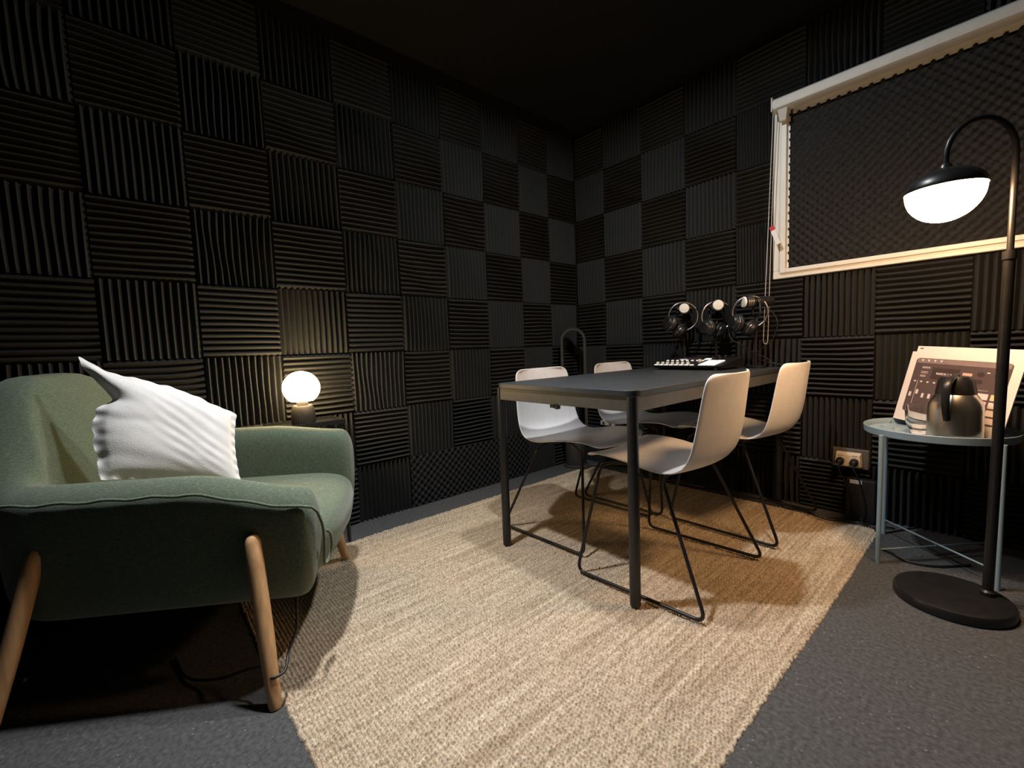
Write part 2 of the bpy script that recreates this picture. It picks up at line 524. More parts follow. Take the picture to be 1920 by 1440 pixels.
obj('glazing_bead', MB().box((WX0 + 0.062, -0.0035, WZ0 + 0.047), (WX0 + 0.0725, -0.001, WZ1 - 0.072)), M['white_frame'], win)
pf = obj('foam_panel', egg_mesh('foam_panel', 1.22, 0.775, 0.0405, 0.026), None, win)
pf.location = (WX0 + 0.070, 0.012, WZ0 + 0.050)

bl = thing('roller_blind', 'white roller blind cassette fixed along the top of the window', 'blind', (1.385, -0.05, 2.03))
prof = [(0.010, 0.0), (-0.022, 0.0), (-0.040, 0.010), (-0.046, 0.030), (-0.042, 0.050), (-0.026, 0.062), (0.010, 0.064)]
mb = MB()
mb.add([(0, y, z) for y, z in prof] + [(1.33, y, z) for y, z in prof],
       [tuple(range(7)), tuple(range(13, 6, -1))] + [(i, (i + 1) % 7, 7 + (i + 1) % 7, 7 + i) for i in range(7)])
obj('cassette', mb, M['blind'], bl, smooth=35)
obj('fabric_edge', MB().box((0.066, 0.046, -0.0114), (1.29, 0.048, 0.032)), M['white_frame'], bl)
obj('end_cap', MB().box((-0.006, -0.048, -0.002), (0.0, 0.010, 0.066)), M['blind'], bl, bevel=0.002)
mb = MB()
for xx in (0.020,):
    mb.add([(xx, 0.008, -0.050), (xx, 0.008, 0.0), (xx, -0.036, 0.0), (xx + 0.03, 0.008, -0.050), (xx + 0.045, 0.008, 0.0), (xx + 0.045, -0.036, 0.0),
            (xx, -0.006, -0.046), (xx + 0.03, -0.006, -0.046)],
           [(0, 1, 2, 6), (3, 7, 5, 4), (0, 3, 4, 1), (1, 4, 5, 2), (2, 5, 7, 6), (6, 7, 3, 0)])
obj('bracket', mb, M['blind'], bl, bevel=0.002)


def bead_chain(p0, p1, pitch=0.0065, r=0.0024):
    L = (Vector(p1) - Vector(p0)).length
    nb = int(L / pitch); path = []; R = []
    for i in range(nb):
        for t, rr in ((0.05, 0.25), (0.3, 0.9), (0.55, 1.0), (0.85, 0.8)):
            path.append(Vector(p0).lerp(Vector(p1), (i + t) / nb)); R.append(r * rr)
    return MB().tube(path, R, 6)


mbc = bead_chain((-0.006, -0.012, 0.012), (-0.052, 0.012, -1.154))
o2 = bead_chain((0.004, -0.014, 0.010), (-0.030, 0.012, -1.156))
mbc.add(o2.v, o2.f)
o3 = MB().tube(smooth_path([(-0.052, 0.012, -1.154), (-0.047, 0.012, -1.166), (-0.037, 0.012, -1.167), (-0.030, 0.012, -1.156)]), 0.002, 6)
mbc.add(o3.v, o3.f)
obj('bead_chain', mbc, M['bead'], bl, smooth=True)
tg = obj('hang_tag', MB().box((-0.011, -0.001, -0.10), (0.011, 0.001, 0.0)), M['paper'], bl, label='white paper hang tag with a red end')
tg.location = (-0.010, -0.010, -0.56); tg.rotation_euler = (0, math.radians(-20), 0)
tr = obj('tag_stripe', MB().box((-0.0112, -0.0014, -0.022), (0.0112, 0.0014, 0.001)), M['red'], tg)
for i, zz in enumerate((-0.034, -0.042, -0.050, -0.058)):
    pass

# ------------------------------------------------------------------ rug: woven jute, every nub real relief
RX0, RX1, RY0, RY1 = 0.199, 1.860, -2.405, -0.135
px, py, per = 0.0098, 0.0108, 4
nx = int((RX1 - RX0) / px) * per; ny = int((RY1 - RY0) / py) * per
gx, gy = np.meshgrid(np.arange(nx + 1), np.arange(ny + 1))
edx = np.clip(1 - np.minimum(gx, nx - gx) / 40.0, 0, 1); edy = np.clip(1 - np.minimum(gy, ny - gy) / 40.0, 0, 1)
nubx = 0.0015 * rng.randn(ny // per + 2)[gy // per]; nuby = 0.0015 * rng.randn(nx // per + 2)[gx // per]
X = RX0 + (RX1 - RX0) * gx / nx + edx * (0.003 * np.sin(gy * 0.013 + 1.0) + nubx)
Y = RY0 + (RY1 - RY0) * gy / ny + edy * (0.003 * np.sin(gx * 0.017) + nuby)
roww = gy // per
A = np.abs(np.sin(PI * gy / per)); Bv = np.abs(np.sin(PI * (gx / per + 0.5 * (roww % 2))))
ix = np.floor(gx / per + 0.5 * (roww % 2)).astype(int)
nub = rng.rand(ny // per + 3, nx // per + 4)[roww, ix]
X = X + 0.0022 * (rng.rand(ny // per + 3, nx // per + 4)[roww, ix] - 0.5) * (A > 0.5)
Z = 0.0025 + 0.0098 * (0.25 * A + 0.75 * A * Bv) * (0.55 + 0.45 * nub)
edge = np.minimum(np.minimum(gx, nx - gx), np.minimum(gy, ny - gy))
Z = np.where(edge == 0, 0.0005, Z)
ii = (np.arange(ny)[:, None] * (nx + 1) + np.arange(nx)[None, :]).ravel()
quads = np.stack([ii, ii + 1, ii + nx + 2, ii + nx + 1], 1).astype(np.int32)
me = bpy.data.meshes.new('rug')
nv = (nx + 1) * (ny + 1)
me.vertices.add(nv); me.vertices.foreach_set('co', np.stack([X, Y, Z], -1).reshape(-1).astype(np.float32))
me.loops.add(quads.size); me.loops.foreach_set('vertex_index', quads.ravel())
me.polygons.add(len(quads)); me.polygons.foreach_set('loop_start', np.arange(0, quads.size, 4, dtype=np.int32))
me.polygons.foreach_set('use_smooth', np.ones(len(quads), dtype=bool))
me.update(calc_edges=True); me.materials.append(M['jute'])
rug = bpy.data.objects.new('jute_rug', me); COL.objects.link(rug)
tag(rug, 'large woven natural jute rug under the black table and chairs', 'rug')
RZ = 0.012

# ------------------------------------------------------------------ table
tb = thing('table', 'black rectangular table with round legs standing on the jute rug', 'table', (1.09, -0.74, RZ))
TX, TY, TT = 0.352, 0.70, 0.726


def rrect(hx, hy, r, n=6):
    pts = []
    for cx, cy, a0 in ((hx - r, hy - r, 0), (-hx + r, hy - r, 90), (-hx + r, -hy + r, 180), (hx - r, -hy + r, 270)):
        for k in range(n + 1):
            a = math.radians(a0 + 90 * k / n)
            pts.append((cx + r * math.cos(a), cy + r * math.sin(a)))
    return pts


obj('tabletop', MB().prism(rrect(TX, TY, 0.045), TT - 0.020, TT), M['table_top'], tb, smooth=35, bevel=0.0015)
mb = MB()
for a, b in (((-TX + 0.026, -TY + 0.006, TT - 0.070), (TX - 0.026, -TY + 0.020, TT - 0.020)), ((-TX + 0.026, TY - 0.020, TT - 0.070), (TX - 0.026, TY - 0.006, TT - 0.020)),
             ((-TX + 0.006, -TY + 0.026, TT - 0.070), (-TX + 0.020, TY - 0.026, TT - 0.020)), ((TX - 0.020, -TY + 0.026, TT - 0.070), (TX - 0.006, TY - 0.026, TT - 0.020))):
    mb.box(a, b)
obj('apron', mb, M['apron'], tb, bevel=0.001)
lm = MB().lathe([(0.0165, 0.0), (0.018, 0.003), (0.0185, 0.03), (0.0185, TT - 0.020)], 20).mesh('leg', M['leg_metal'], 30)
for sx in (-1, 1):
    for sy in (-1, 1):
        o = obj('leg', lm, None, tb); o.location = (sx * (TX - 0.021), sy * (TY - 0.021), 0)
mb = MB().box((-0.028, -TY + 0.008, TT - 0.083), (-0.006, -TY + 0.024, TT - 0.069)).box((0.0, -TY + 0.004, TT - 0.086), (0.016, -TY + 0.022, TT - 0.064))
obj('cable_clip', mb, M['black_plastic'], tb, bevel=0.002)


# ------------------------------------------------------------------ chairs
def make_chair():
    t = thing('shell_chair', '', 'chair')
    prof = [(0.236, 0.428, 0.165), (0.233, 0.436, 0.190), (0.222, 0.444, 0.208), (0.196, 0.450, 0.221), (0.13, 0.450, 0.230), (0.03, 0.442, 0.233), (-0.07, 0.434, 0.233),
            (-0.14, 0.434, 0.232), (-0.185, 0.446, 0.230), (-0.214, 0.474, 0.228), (-0.230, 0.52, 0.225), (-0.243, 0.59, 0.219),
            (-0.252, 0.657, 0.211), (-0.260, 0.715, 0.204), (-0.265, 0.743, 0.198), (-0.268, 0.757, 0.186), (-0.270, 0.765, 0.168), (-0.271, 0.768, 0.150)]
    ns = 12
    rows = []
    npf = len(prof)
    for i, (x, z, hw) in enumerate(prof):
        row = []
        seat = max(0.0, min(1.0, (x + 0.10) / 0.14))
        for k in range(ns + 1):
            s = -1 + 2 * k / ns
            e = abs(s) ** 2.2
            cre = 1 - abs(s)
            dx = (1 - seat) * (0.034 * e + 0.000) - (1 - seat) * 0.010 * max(0, cre)
            dz = seat * (0.016 * e - 0.004 * cre)
            if i < 3: dz -= 0.006 * e
            row.append((x + dx, s * hw, z + dz))
        rows.append(row)
    obj('seat_shell', MB().grid(rows), M['chair'], t, smooth=True, solid=0.007, subsurf=1)
    for sy in (-1, 1):
        p = [(0.03, sy * 0.10, 0.424), (0.165, sy * 0.195, 0.424), (0.228, sy * 0.278, 0.0065), (-0.265, sy * 0.278, 0.0065), (-0.085, sy * 0.200, 0.412), (-0.085, sy * 0.08, 0.418)]
        obj('sled_rod', MB().tube(round_path(p, 0.038), 0.0062, 10), M['black_metal'], t, smooth=True)
    mb = MB().tube([(-0.085, -0.09, 0.418), (-0.085, 0.09, 0.418)], 0.006, 8).tube([(0.03, -0.11, 0.424), (0.03, 0.11, 0.424)], 0.006, 8)
    mb.box((-0.09, -0.012, 0.420), (0.035, 0.012, 0.428))
    obj('under_frame', mb, M['black_metal'], t)
    return t


ch0 = make_chair()
G = 'white shell chairs around the table'
spots = [((1.353, -1.095, RZ), 180 + 3, 'white shell chair nearest the camera, back lit warm, beside the right front table leg'),
         ((1.350, -0.38, RZ), 180, 'white shell chair on the window side of the table, farther one, near the wall socket'),
         ((0.845, -1.005, RZ), 2, 'white shell chair behind the left table leg, seat shaded by the tabletop'),
         ((0.850, -0.395, RZ), 2, 'white shell chair farthest back, its top peeping over the table near the fan')]
for i, (p, rz, lab) in enumerate(spots):
    c = ch0 if i == 0 else copy_tree(ch0)
    c.location = p; c.rotation_euler = (0, 0, math.radians(rz)); c['label'] = lab; c['group'] = G

# ------------------------------------------------------------------ armchair
ANG = math.atan2(0.83, 0.56) - PI / 2       # local +y is the armchair's front
AC = (0.525, -2.45, 0.0)
ac = thing('armchair', 'green woven armchair with round wooden legs in front of the left wall', 'armchair', AC, ANG)
U0 = -0.045; HW = 0.345


def plan(t):
    """U-shaped centre line, t 0..1 from the near arm front round the back to the far arm front"""
    L1 = 0.60; rc = 0.20
    st = L1; ar = rc * PI / 2; bk = 2 * (HW - rc)
    tot = 2 * st + 2 * ar + bk
    d = t * tot
    v0 = 0.325
    if d < st: return U0 + HW, v0 - d, (1, 0)
    d -= st
    if d < ar:
        a = d / rc
        return U0 + HW - rc + rc * math.cos(a), v0 - st - rc * math.sin(a), (math.cos(a), -math.sin(a))
    d -= ar
    if d < bk: return U0 + HW - rc - d, v0 - st - rc, (0, -1)
    d -= bk
    if d < ar:
        a = PI / 2 + d / rc
        return U0 - HW + rc + rc * math.cos(a), v0 - st - rc * math.sin(a), (math.cos(a), -math.sin(a))
    d -= ar
    return U0 - HW, v0 - st + d * 0.94, (-1, 0)


def arm_h(t):
    x = min(t, 1 - t)                       # 0 at the arm fronts, 0.5 at the back centre
    def ss(a, b): 
        q = max(0, min(1, (x - a) / (b - a))); return q * q * (3 - 2 * q)
    return 0.520 + (0.05 if t < 0.5 else 0.088) * ss(0.0, 0.12) + (0.062 if t > 0.5 else 0.0) * (1 - ss(0.0, 0.12)) + (0.285 if t < 0.5 else 0.25) * ss(0.335, 0.455) - (0.05 if t > 0.5 else 0.0) * ss(0.42, 0.5) * 0


def arm_section(t, k=1.0):
    u, v, nrm = plan(t)
    x = min(t, 1 - t)
    q = max(0, min(1, (x - 0.32) / 0.14)); lean = 0.20 * q * q * (3 - 2 * q)
    h = arm_h(t)
    th = 0.10 + 0.035 * q
    pr = [(-0.055, 0.205), (-0.030, 0.212), (-0.008, 0.245), (0.0, 0.30), (0.004, 0.40), (0.006, h - 0.062), (0.001, h - 0.034), (-0.022, h - 0.008), (-th * 0.5, h + 0.008),
          (-th + 0.020, h - 0.004), (-th, h - 0.030), (-th - 0.004, h - 0.09), (-th - 0.004, 0.38), (-th, 0.30)]
    cu, cz = -th * 0.55, 0.36
    out = []
    for o_, z in pr:
        o_ = cu + (o_ - cu) * (0.35 + 0.65 * k); z = cz + (z - cz) * (0.55 + 0.45 * k)
        off = o_ + lean * max(0, z - 0.40)
        out.append((u + nrm[0] * off, v + nrm[1] * off, z))
    return out


NT = 56
rows = []
ts = [0.0] * 4 + [i / NT for i in range(1, NT)] + [1.0] * 4
ks = [0.0, 0.55, 0.85, 1.0] + [1.0] * (NT - 1) + [1.0, 0.85, 0.55, 0.0]
push = [0.030, 0.026, 0.014, 0.0] + [0.0] * (NT - 1) + [0.0, 0.014, 0.026, 0.030]
for t, k, p in zip(ts, ks, push):
    sec = arm_section(t, k)
    # arm fronts slope back towards the bottom
    fr = max(0.0, 1 - min(t, 1 - t) / 0.10)
    rows.append([(u, v + p + fr * (0.035 - 0.12 * max(0.0, 0.38 - z)) * 1.0, z) for (u, v, z) in sec])
mb = MB().grid(rows, close_v=True)
nsec = len(rows[0])
mb.add(rows[0], [tuple(range(nsec))]); mb.add(rows[-1], [tuple(range(nsec))])
obj('upholstered_shell', mb, M['fabric'], ac, smooth=True, subsurf=1, merge=True)


def superq(c, rad, e1, e2, nu=40, nv=20, fn=None):
    rows = []
    def sp(x, e): return math.copysign(abs(x) ** e, x)
    for j in range(nv + 1):
        ph = -PI / 2 + PI * j / nv
        row = []
        for i in range(nu):
            th = 2 * PI * i / nu
            p = [c[0] + rad[0] * sp(math.cos(ph), e1) * sp(math.cos(th), e2),
                 c[1] + rad[1] * sp(math.cos(ph), e1) * sp(math.sin(th), e2),
                 c[2] + rad[2] * sp(math.sin(ph), e1)]
            row.append(fn(p) if fn else tuple(p))
        rows.append(row)
    return MB().grid(rows, close_v=True)


def seat_fn(p):
    u, v, z = p
    fz = max(0.0, (v - 0.1) / 0.34)
    v -= fz * 0.55 * max(0.0, 0.33 - z)        # front face slopes back towards the floor
    v += fz * 0.03 * math.cos(min(1, abs((u - U0) / 0.3)) * PI / 2)
    v -= 0.055 * max(0.0, min(1.0, (0.25 - u) / 0.5)) * max(0.0, min(1.0, v / 0.4))
    if z > 0.38: z += 0.018 * math.cos(min(1, abs((u - U0) / 0.3)) * PI / 2)
    return (u, v, z)


obj('seat_cushion', superq((U0, 0.045, 0.315), (0.320, 0.370, 0.108), 0.42, 0.38, 56, 28, seat_fn), M['fabric'], ac, smooth=True)

legs = [((1.028, -2.424, 0.0), (0.915, -2.425, 0.42)), ((0.650, -2.96, 0.0), (0.610, -2.845, 0.425)),
        ((0.356, -1.995, 0.011), (0.415, -2.085, 0.36)), ((0.02, -2.50, 0.0), (0.11, -2.48, 0.36))]
Rinv = Matrix.Rotation(-ANG, 3, 'Z')
for foot, top in legs:
    p0 = Rinv @ (Vector(foot) - Vector(AC)); p1 = Rinv @ (Vector(top) - Vector(AC))
    path = [p0 + (p1 - p0) * q for q in (0, 0.02, 0.1, 0.4, 0.8, 0.95, 0.985, 1.0)]
    obj('leg', MB().tube(path, [0.0135, 0.0155, 0.017, 0.0205, 0.0205, 0.019, 0.014, 0.006], 18), M['wood'], ac, smooth=40)

# piping along the outer top edge, with a loose loop at the near arm front
def pipe_pts(t0, t1, n):
    pts = []
    for i in range(n + 1):
        t = t0 + (t1 - t0) * i / n
        s = arm_section(t)[6]
        pts.append((s[0] + 0.004 * plan(t)[2][0], s[1] + 0.03 * max(0, 1 - min(t, 1 - t) / 0.10), s[2] + 0.002 + 0.0025 * math.sin(i * 1.7)))
    return pts


pp = pipe_pts(0.985, 0.012, 70)
fr = [(U0 + HW - 0.002, 0.392, 0.478), (U0 + HW - 0.010, 0.408, 0.445), (U0 + HW - 0.020, 0.412, 0.405), (U0 + HW - 0.030, 0.408, 0.345),
      (U0 + HW - 0.045, 0.400, 0.300), (U0 + HW - 0.072, 0.404, 0.298), (U0 + HW - 0.085, 0.412, 0.335), (U0 + HW - 0.070, 0.414, 0.375), (U0 + HW - 0.050, 0.412, 0.392)]
obj('piping', MB().tube(smooth_path(pp + fr, 2), 0.0042, 8), M['fabric'], ac, smooth=True)

# ------------------------------------------------------------------ pillow
def make_pillow():
    N = 44
    def edge(a):            # slightly concave sides with a fluted hem
        return a
    front = []; back = []
    for j in range(N + 1):
        rf = []; rb = []
        for i in range(N + 1):
            s = -1 + 2 * i / N; t = -1 + 2 * j / N
            x = s * (1 - 0.07 * (1 - t * t)); z = t * (1 - 0.07 * (1 - s * s))
            body = max(0.0, (1 - s ** 4)) ** 0.85 * max(0.0, (1 - t ** 4)) ** 0.85
            hem = max(abs(s), abs(t))
            body *= 1 - max(0.0, (hem - 0.88) / 0.12)
            crease = 0.020 * math.sin(13 * s + 24 * t + 3 * math.sin(3 * s + 2 * t)) * math.exp(-((s - 0.55) ** 2 + (t - 0.05) ** 2) * 1.5)
            crease += 0.012 * math.sin(30 * (s * 0.35 + t * 0.9) + 4 * s * t) * math.exp(-((s - 0.1) ** 2) * 2) * (0.5 + 0.5 * s)
            crease -= 0.07 * math.exp(-((t - 0.06 - 0.10 * s) ** 2) * 160) * max(0, -s - 0.12) 
            crease -= 0.06 * math.exp(-((t + 0.78 + 0.2 * s) ** 2) * 60) * math.exp(-((s + 0.55) ** 2) * 6)
            ripple = 0.018 * max(0, (hem - 0.90) / 0.10) * math.sin(26 * (s if abs(t) > abs(s) else t) + 3 * s)
            d = 0.36 * body * (0.80 + 0.20 * t)
            lf = ((1 - s) / 2) ** 2; tp = ((1 + t) / 2) ** 2
            x += lf * 0.20 * math.exp(-((t - 0.44) / 0.24) ** 2) + lf ** 6 * (0.06 * math.exp(-((t - 0.44) / 0.2) ** 2) + 0.014 * math.sin(19 * t + 1.0) + 0.010 * math.sin(37 * t)) - lf * 0.05 * math.exp(-((t + 0.35) / 0.3) ** 2)
            z += tp * (0.16 * math.exp(-((s - 0.25) / 0.55) ** 2) - 0.07 * math.exp(-((s + 0.66) / 0.16) ** 2) + 0.012 * math.sin(17 * s))
            rf.append((x, -(d * (1 + 0.9 * crease) + crease * 0.16 * body) - ripple, z))
            rb.append((x, d * 0.8 - ripple + (0.004 if hem > 0.97 else 0.0), z))
        front.append(rf); back.append(rb)
    return front, back


def bilin(P00, P10, P01, P11, x, z):
    a = (x + 1) / 2; b = (z + 1) / 2
    return P00 * (1 - a) * (1 - b) + P10 * a * (1 - b) + P01 * (1 - a) * b + P11 * a * b


f_, b_ = make_pillow()
BL, BR, TL, TR = Vector((0.560, -2.722, 0.563)), Vector((0.580, -2.385, 0.462)), Vector((0.415, -2.745, 0.912)), Vector((0.455, -2.365, 0.692))
pc = (BL + BR + TL + TR) / 4
nrm = ((BR - BL) + (TR - TL)).cross((TL - BL) + (TR - BR)).normalized()
if nrm.dot(Vector((1, 0, 0))) < 0: nrm = -nrm
mb = MB()
for g_ in (f_, b_):
    rows = []
    for row_ in g_:
        rows.append([bilin(BL, BR, TL, TR, q[0], q[2]) - nrm * (q[1] * 0.20) - pc for q in row_])
    mb.grid(rows, flip=(g_ is b_))
pl = obj('pillow', mb, M['pillow'], None, smooth=True, subsurf=1)
pl.location = pc
tag(pl, 'crumpled white linen pillow standing on the green armchair', 'pillow')

# cord hanging under the armchair and looped round its front leg
cp = [(0.80, -2.30, 0.215), (0.93, -2.335, 0.19), (0.955, -2.345, 0.14), (0.985, -2.375, 0.105), (1.005, -2.384, 0.092), (1.026, -2.398, 0.083), (1.026, -2.424, 0.080), (1.000, -2.434, 0.082), (0.975, -2.425, 0.085),
      (0.93, -2.46, 0.07), (0.85, -2.52, 0.03), (0.75, -2.58, 0.008), (0.62, -2.60, 0.006)]
cd = obj('cable', MB().tube(smooth_path(cp, 6), 0.0036, 8), M['black_plastic'], None, smooth=True)
tag(cd, 'black cable looped around the front wooden leg of the armchair', 'cable')

# ------------------------------------------------------------------ small side table with globe lamp
sd = thing('side_table', 'small black tray table squeezed between armchair and left wall, under the globe lamp', 'table', (0.115, -2.03, 0.0))
obj('tray_top', MB().box((-0.085, -0.17, 0.571), (0.085, 0.125 , 0.580)), M['black_metal'], sd, bevel=0.001)
mb = MB()
for a, b in (((-0.089, -0.174, 0.571), (-0.085, 0.129, 0.592)), ((0.085, -0.174, 0.571), (0.089, 0.129, 0.592)), ((-0.085, -0.174, 0.571), (0.085, -0.170, 0.592)), ((-0.085, 0.125, 0.571), (0.085, 0.129, 0.592))):
    mb.box(a, b)
obj('tray_rim', mb, M['black_metal'], sd)
for sx in (-1, 1):
    for sy in (-1, 1):
        obj('leg', MB().tube([(sx * 0.078, sy * 0.137 - 0.022, 0.0), (sx * 0.078, sy * 0.137 - 0.022, 0.573)], 0.0075, 10), M['black_metal'], sd, smooth=40)

gl = thing('globe_lamp', 'lit round globe lamp with ribbed dark base on the black tray table', 'lamp', (0.135, -2.062, 0.581))
obj('base', MB().lathe([(0.036, 0.0), (0.047, 0.004), (0.0495, 0.03), (0.048, 0.058), (0.041, 0.082), (0.037, 0.088), (0.030, 0.086)], 120, rib=0.035, nrib=30), M['stoneware'], gl, smooth=40)
gp = []
for k in range(25):
    a = -PI / 2 + 0.66 + (PI - 0.66) * k / 24
    gp.append((max(0.0, 0.077 * math.cos(a)), 0.166 + 0.074 * math.sin(a)))
gp = [(0.0, 0.1085)] + gp
obj('lamp_holder', MB().lathe([(0.024, 0.074), (0.024, 0.109), (0.0, 0.109)], 24), M['stoneware'], gl, smooth=40)
obj('globe', MB().lathe(gp, 40), M['globe_light'], gl, smooth=True)

# ------------------------------------------------------------------ arched tower fan
fn = thing('tower_fan', 'dark arched tower fan on a round base in the far corner', 'fan', (0.105, -0.178, 0.0))
obj('base_plate', MB().lathe([(0.087, 0.0), (0.092, 0.004), (0.092, 0.012), (0.084, 0.018), (0.0, 0.018)], 40), M['fan'], fn, smooth=35)
obj('motor_housing', MB().lathe([(0.074, 0.018), (0.078, 0.03), (0.078, 0.15), (0.074, 0.19), (0.060, 0.215), (0.0, 0.22)], 40), M['fan'], fn, smooth=35)
fa = math.radians(40)


def stadium(hw, z0, z1, n=14):
    pts = []
    for k in range(n + 1):
        a = PI * k / n; pts.append((hw * math.cos(a), z1 - hw + hw * math.sin(a)))
    for k in range(n + 1):
        a = PI + PI * k / n; pts.append((hw * math.cos(a), z0 + hw + hw * math.sin(a)))
    return pts


def hoop(o0, o1, y0, y1):
    rows = []
    for (a, b) in zip(o0, o1):
        rows.append([(a[0], y0, a[1]), (a[0], y1, a[1]), (b[0], y1, b[1]), (b[0], y0, b[1])])
    return MB().grid(rows, close_u=True, close_v=True)


so, si = stadium(0.090, 0.205, 1.022), stadium(0.072, 0.223, 1.004)
h1 = obj('air_loop', hoop(so, si, -0.05, 0.05), M['fan'], fn, smooth=35); h1.rotation_euler = (0, 0, fa)
h2 = obj('loop_trim', hoop(stadium(0.0915, 0.2035, 1.0235), stadium(0.0865, 0.2085, 1.0185), -0.053, -0.049), M['silver'], fn, smooth=35); h2.rotation_euler = (0, 0, fa)

# ------------------------------------------------------------------ wall sockets
sk = thing('double_socket', 'cream double wall socket with two black plugs beside the round side table', 'socket', (1.716, -0.006, 0.286))
obj('back_box', MB().box((-0.070, -0.002, -0.046), (0.075, 0.020, 0.050)), M['grey_plastic'], sk, bevel=0.004)
mb = MB()
fp = [(-0.056, -0.034), (0.054, -0.034), (0.048, 0.036), (-0.052, 0.036)]
mb.add([(x, -0.004, z) for x, z in fp] + [(x * 0.94, -0.034, z * 0.86 - 0.003) for x, z in fp], [(0, 1, 2, 3), (7, 6, 5, 4), (0, 1, 5, 4), (1, 2, 6, 5), (2, 3, 7, 6), (3, 0, 4, 7)])
obj('face_plate', mb, M['socket'], sk, bevel=0.004)
for x in (-0.030, 0.026):
    obj('outlet_rim', MB().lathe([(0.021, 0.0), (0.021, 0.006), (0.018, 0.006), (0.018, 0.0)], 24, (x, -0.032, -0.006), (0, -1, 0)), M['socket'], sk, smooth=35)
    obj('switch', MB().box((x - 0.010, -0.037, 0.020), (x + 0.010, -0.030, 0.030)), M['socket'], sk, bevel=0.002)
for i, x in enumerate((-0.030, 0.026)):
    pg = thing('plug', ['left black plug in the cream double socket', 'right black plug in the cream double socket'][i], 'plug', (1.716 + x, -0.044, 0.280), 0, 'plugs in the double socket')
    obj('plug_body', MB().lathe([(0.0165, 0.0), (0.0175, 0.004), (0.016, 0.022), (0.009, 0.030), (0.0, 0.031)], 20, (0, 0, 0), (0, -1, -0.15)), M['black_plastic'], pg, smooth=40)
    c = [(0, -0.028, -0.004), (0.002, -0.040, -0.02), (0.012 + 0.01 * i, -0.038, -0.06), (0.03, -0.028, -0.10), (0.05, -0.03, -0.2), (0.04, -0.05, -0.262), (-0.03 + 0.12 * i, -0.10, -0.270)]
    obj('plug_cord', MB().tube(smooth_path(c, 6), 0.003, 8), M['black_plastic'], pg, smooth=True)
ad = thing('power_adapter', 'black power adapter block with white label below the double socket', 'adapter', (1.745, -0.020, 0.0))
obj('adapter_body', MB().box((-0.03, -0.045, 0.0), (0.085, 0.0, 0.205)), M['soft_black'], ad, bevel=0.008)
obj('rating_label', MB().box((-0.014, -0.0468, 0.182), (0.032, -0.0448, 0.200)), M['paper'], ad)
ws = thing('wall_socket', 'pale wall socket low on the back wall behind the left chairs', 'socket', (0.27, -0.006, 0.312))
obj('face_plate', MB().box((-0.060, -0.008, -0.016), (0.060, 0.012, 0.016)), M['wall_socket'], ws, bevel=0.003)
for x in (-0.03, 0.03):
    obj('outlet', MB().lathe([(0.012, 0.0), (0.012, 0.003), (0.0, 0.003)], 20, (x, -0.008, 0), (0, -1, 0)), M['grey_plastic'], ws)

# ------------------------------------------------------------------ mixing console on the table
TZ = RZ + TT
mx = thing('audio_mixer', 'black audio mixing console with white faders and pads at the table end', 'mixer', (1.075, -0.275, TZ), math.radians(-3))
MW, MD = 0.200, 0.120
z0f, z1f, z0b, z1b = 0.010, 0.024, 0.006, 0.062
mb = MB().add([(-MW + 0.012, -MD + 0.008, z0f), (MW - 0.012, -MD + 0.008, z0f), (MW, MD, z0b), (-MW, MD, z0b), (-MW, -MD, z1f), (MW, -MD, z1f), (MW, MD, z1b), (-MW, MD, z1b)],
              [(3, 2, 1, 0), (4, 5, 6, 7), (0, 1, 5, 4), (1, 2, 6, 5), (2, 3, 7, 6), (3, 0, 4, 7)])
obj('console_body', mb, M['black_plastic'], mx, bevel=0.003)
for sx in (-1, 1):
    obj('foot', MB().box((sx * (MW - 0.04) - 0.01, -MD + 0.02, 0), (sx * (MW - 0.04) + 0.01, MD - 0.02, 0.012)), M['black_plastic'], mx)
sl = (z1b - z1f) / (2 * MD)


def deck(x, y): return z1f + (y + MD) * sl


def on_deck(name, x, y, sx, sy, h, material, bev=0.001):
    mb_ = MB().box((-sx, -sy, -0.001), (sx, sy, h))
    o = obj(name, mb_, material, mx, bevel=bev)
    o.location = (x, y, deck(x, y)); o.rotation_euler = (math.atan(sl), 0, 0)
    return o


for k in range(8):
    x = -MW + 0.020 + k * 0.0305
    on_deck('mute_button', x, -MD + 0.012, 0.0105, 0.006, 0.004, M['white_key'])
    on_deck('fader_track', x, -MD + 0.075, 0.0012, 0.040, 0.0012, M['grey_plastic'])
    fp_ = [0.030, 0.031, 0.030, 0.030, 0.031, 0.030, 0.030, 0.098][k]
    on_deck('fader_cap', x, -MD + fp_, 0.0060, 0.0085, 0.014, M['grille'], 0.002)
    on_deck('channel_button', x, -MD + 0.130, 0.006, 0.006, 0.004, M['white_key'])
for i in range(2):
    for j in range(4):
        on_deck('sound_pad', 0.090 + i * 0.046 + 0.002, -MD + 0.020 + j * 0.031, 0.0205, 0.0140, 0.005, M['white_key'], 0.002)
on_deck('display_screen', -0.07, MD - 0.060, 0.055, 0.035, 0.002, M['card_screen'])
on_deck('record_button', 0.045, MD - 0.075, 0.017, 0.014, 0.005, M['white_key'], 0.002)
on_deck('logo_plate', -0.095, MD - 0.085, 0.022, 0.006, 0.003, M['white_key'])
for k in range(4):
    kb = obj('volume_knob', MB().lathe([(0.0085, 0), (0.008, 0.014), (0.006, 0.016), (0, 0.016)], 16), M['black_plastic'], mx, smooth=40)
    kb.location = (0.075 + (k % 2) * 0.035 + 0.01 * (k // 2), MD - 0.075 + (k // 2) * 0.04, deck(0, MD - 0.075 + (k // 2) * 0.04))
    kt = obj('knob_cap', MB().lathe([(0.0055, 0.0162), (0.0, 0.017)], 12), M['grey_plastic'], mx); kt.location = kb.location

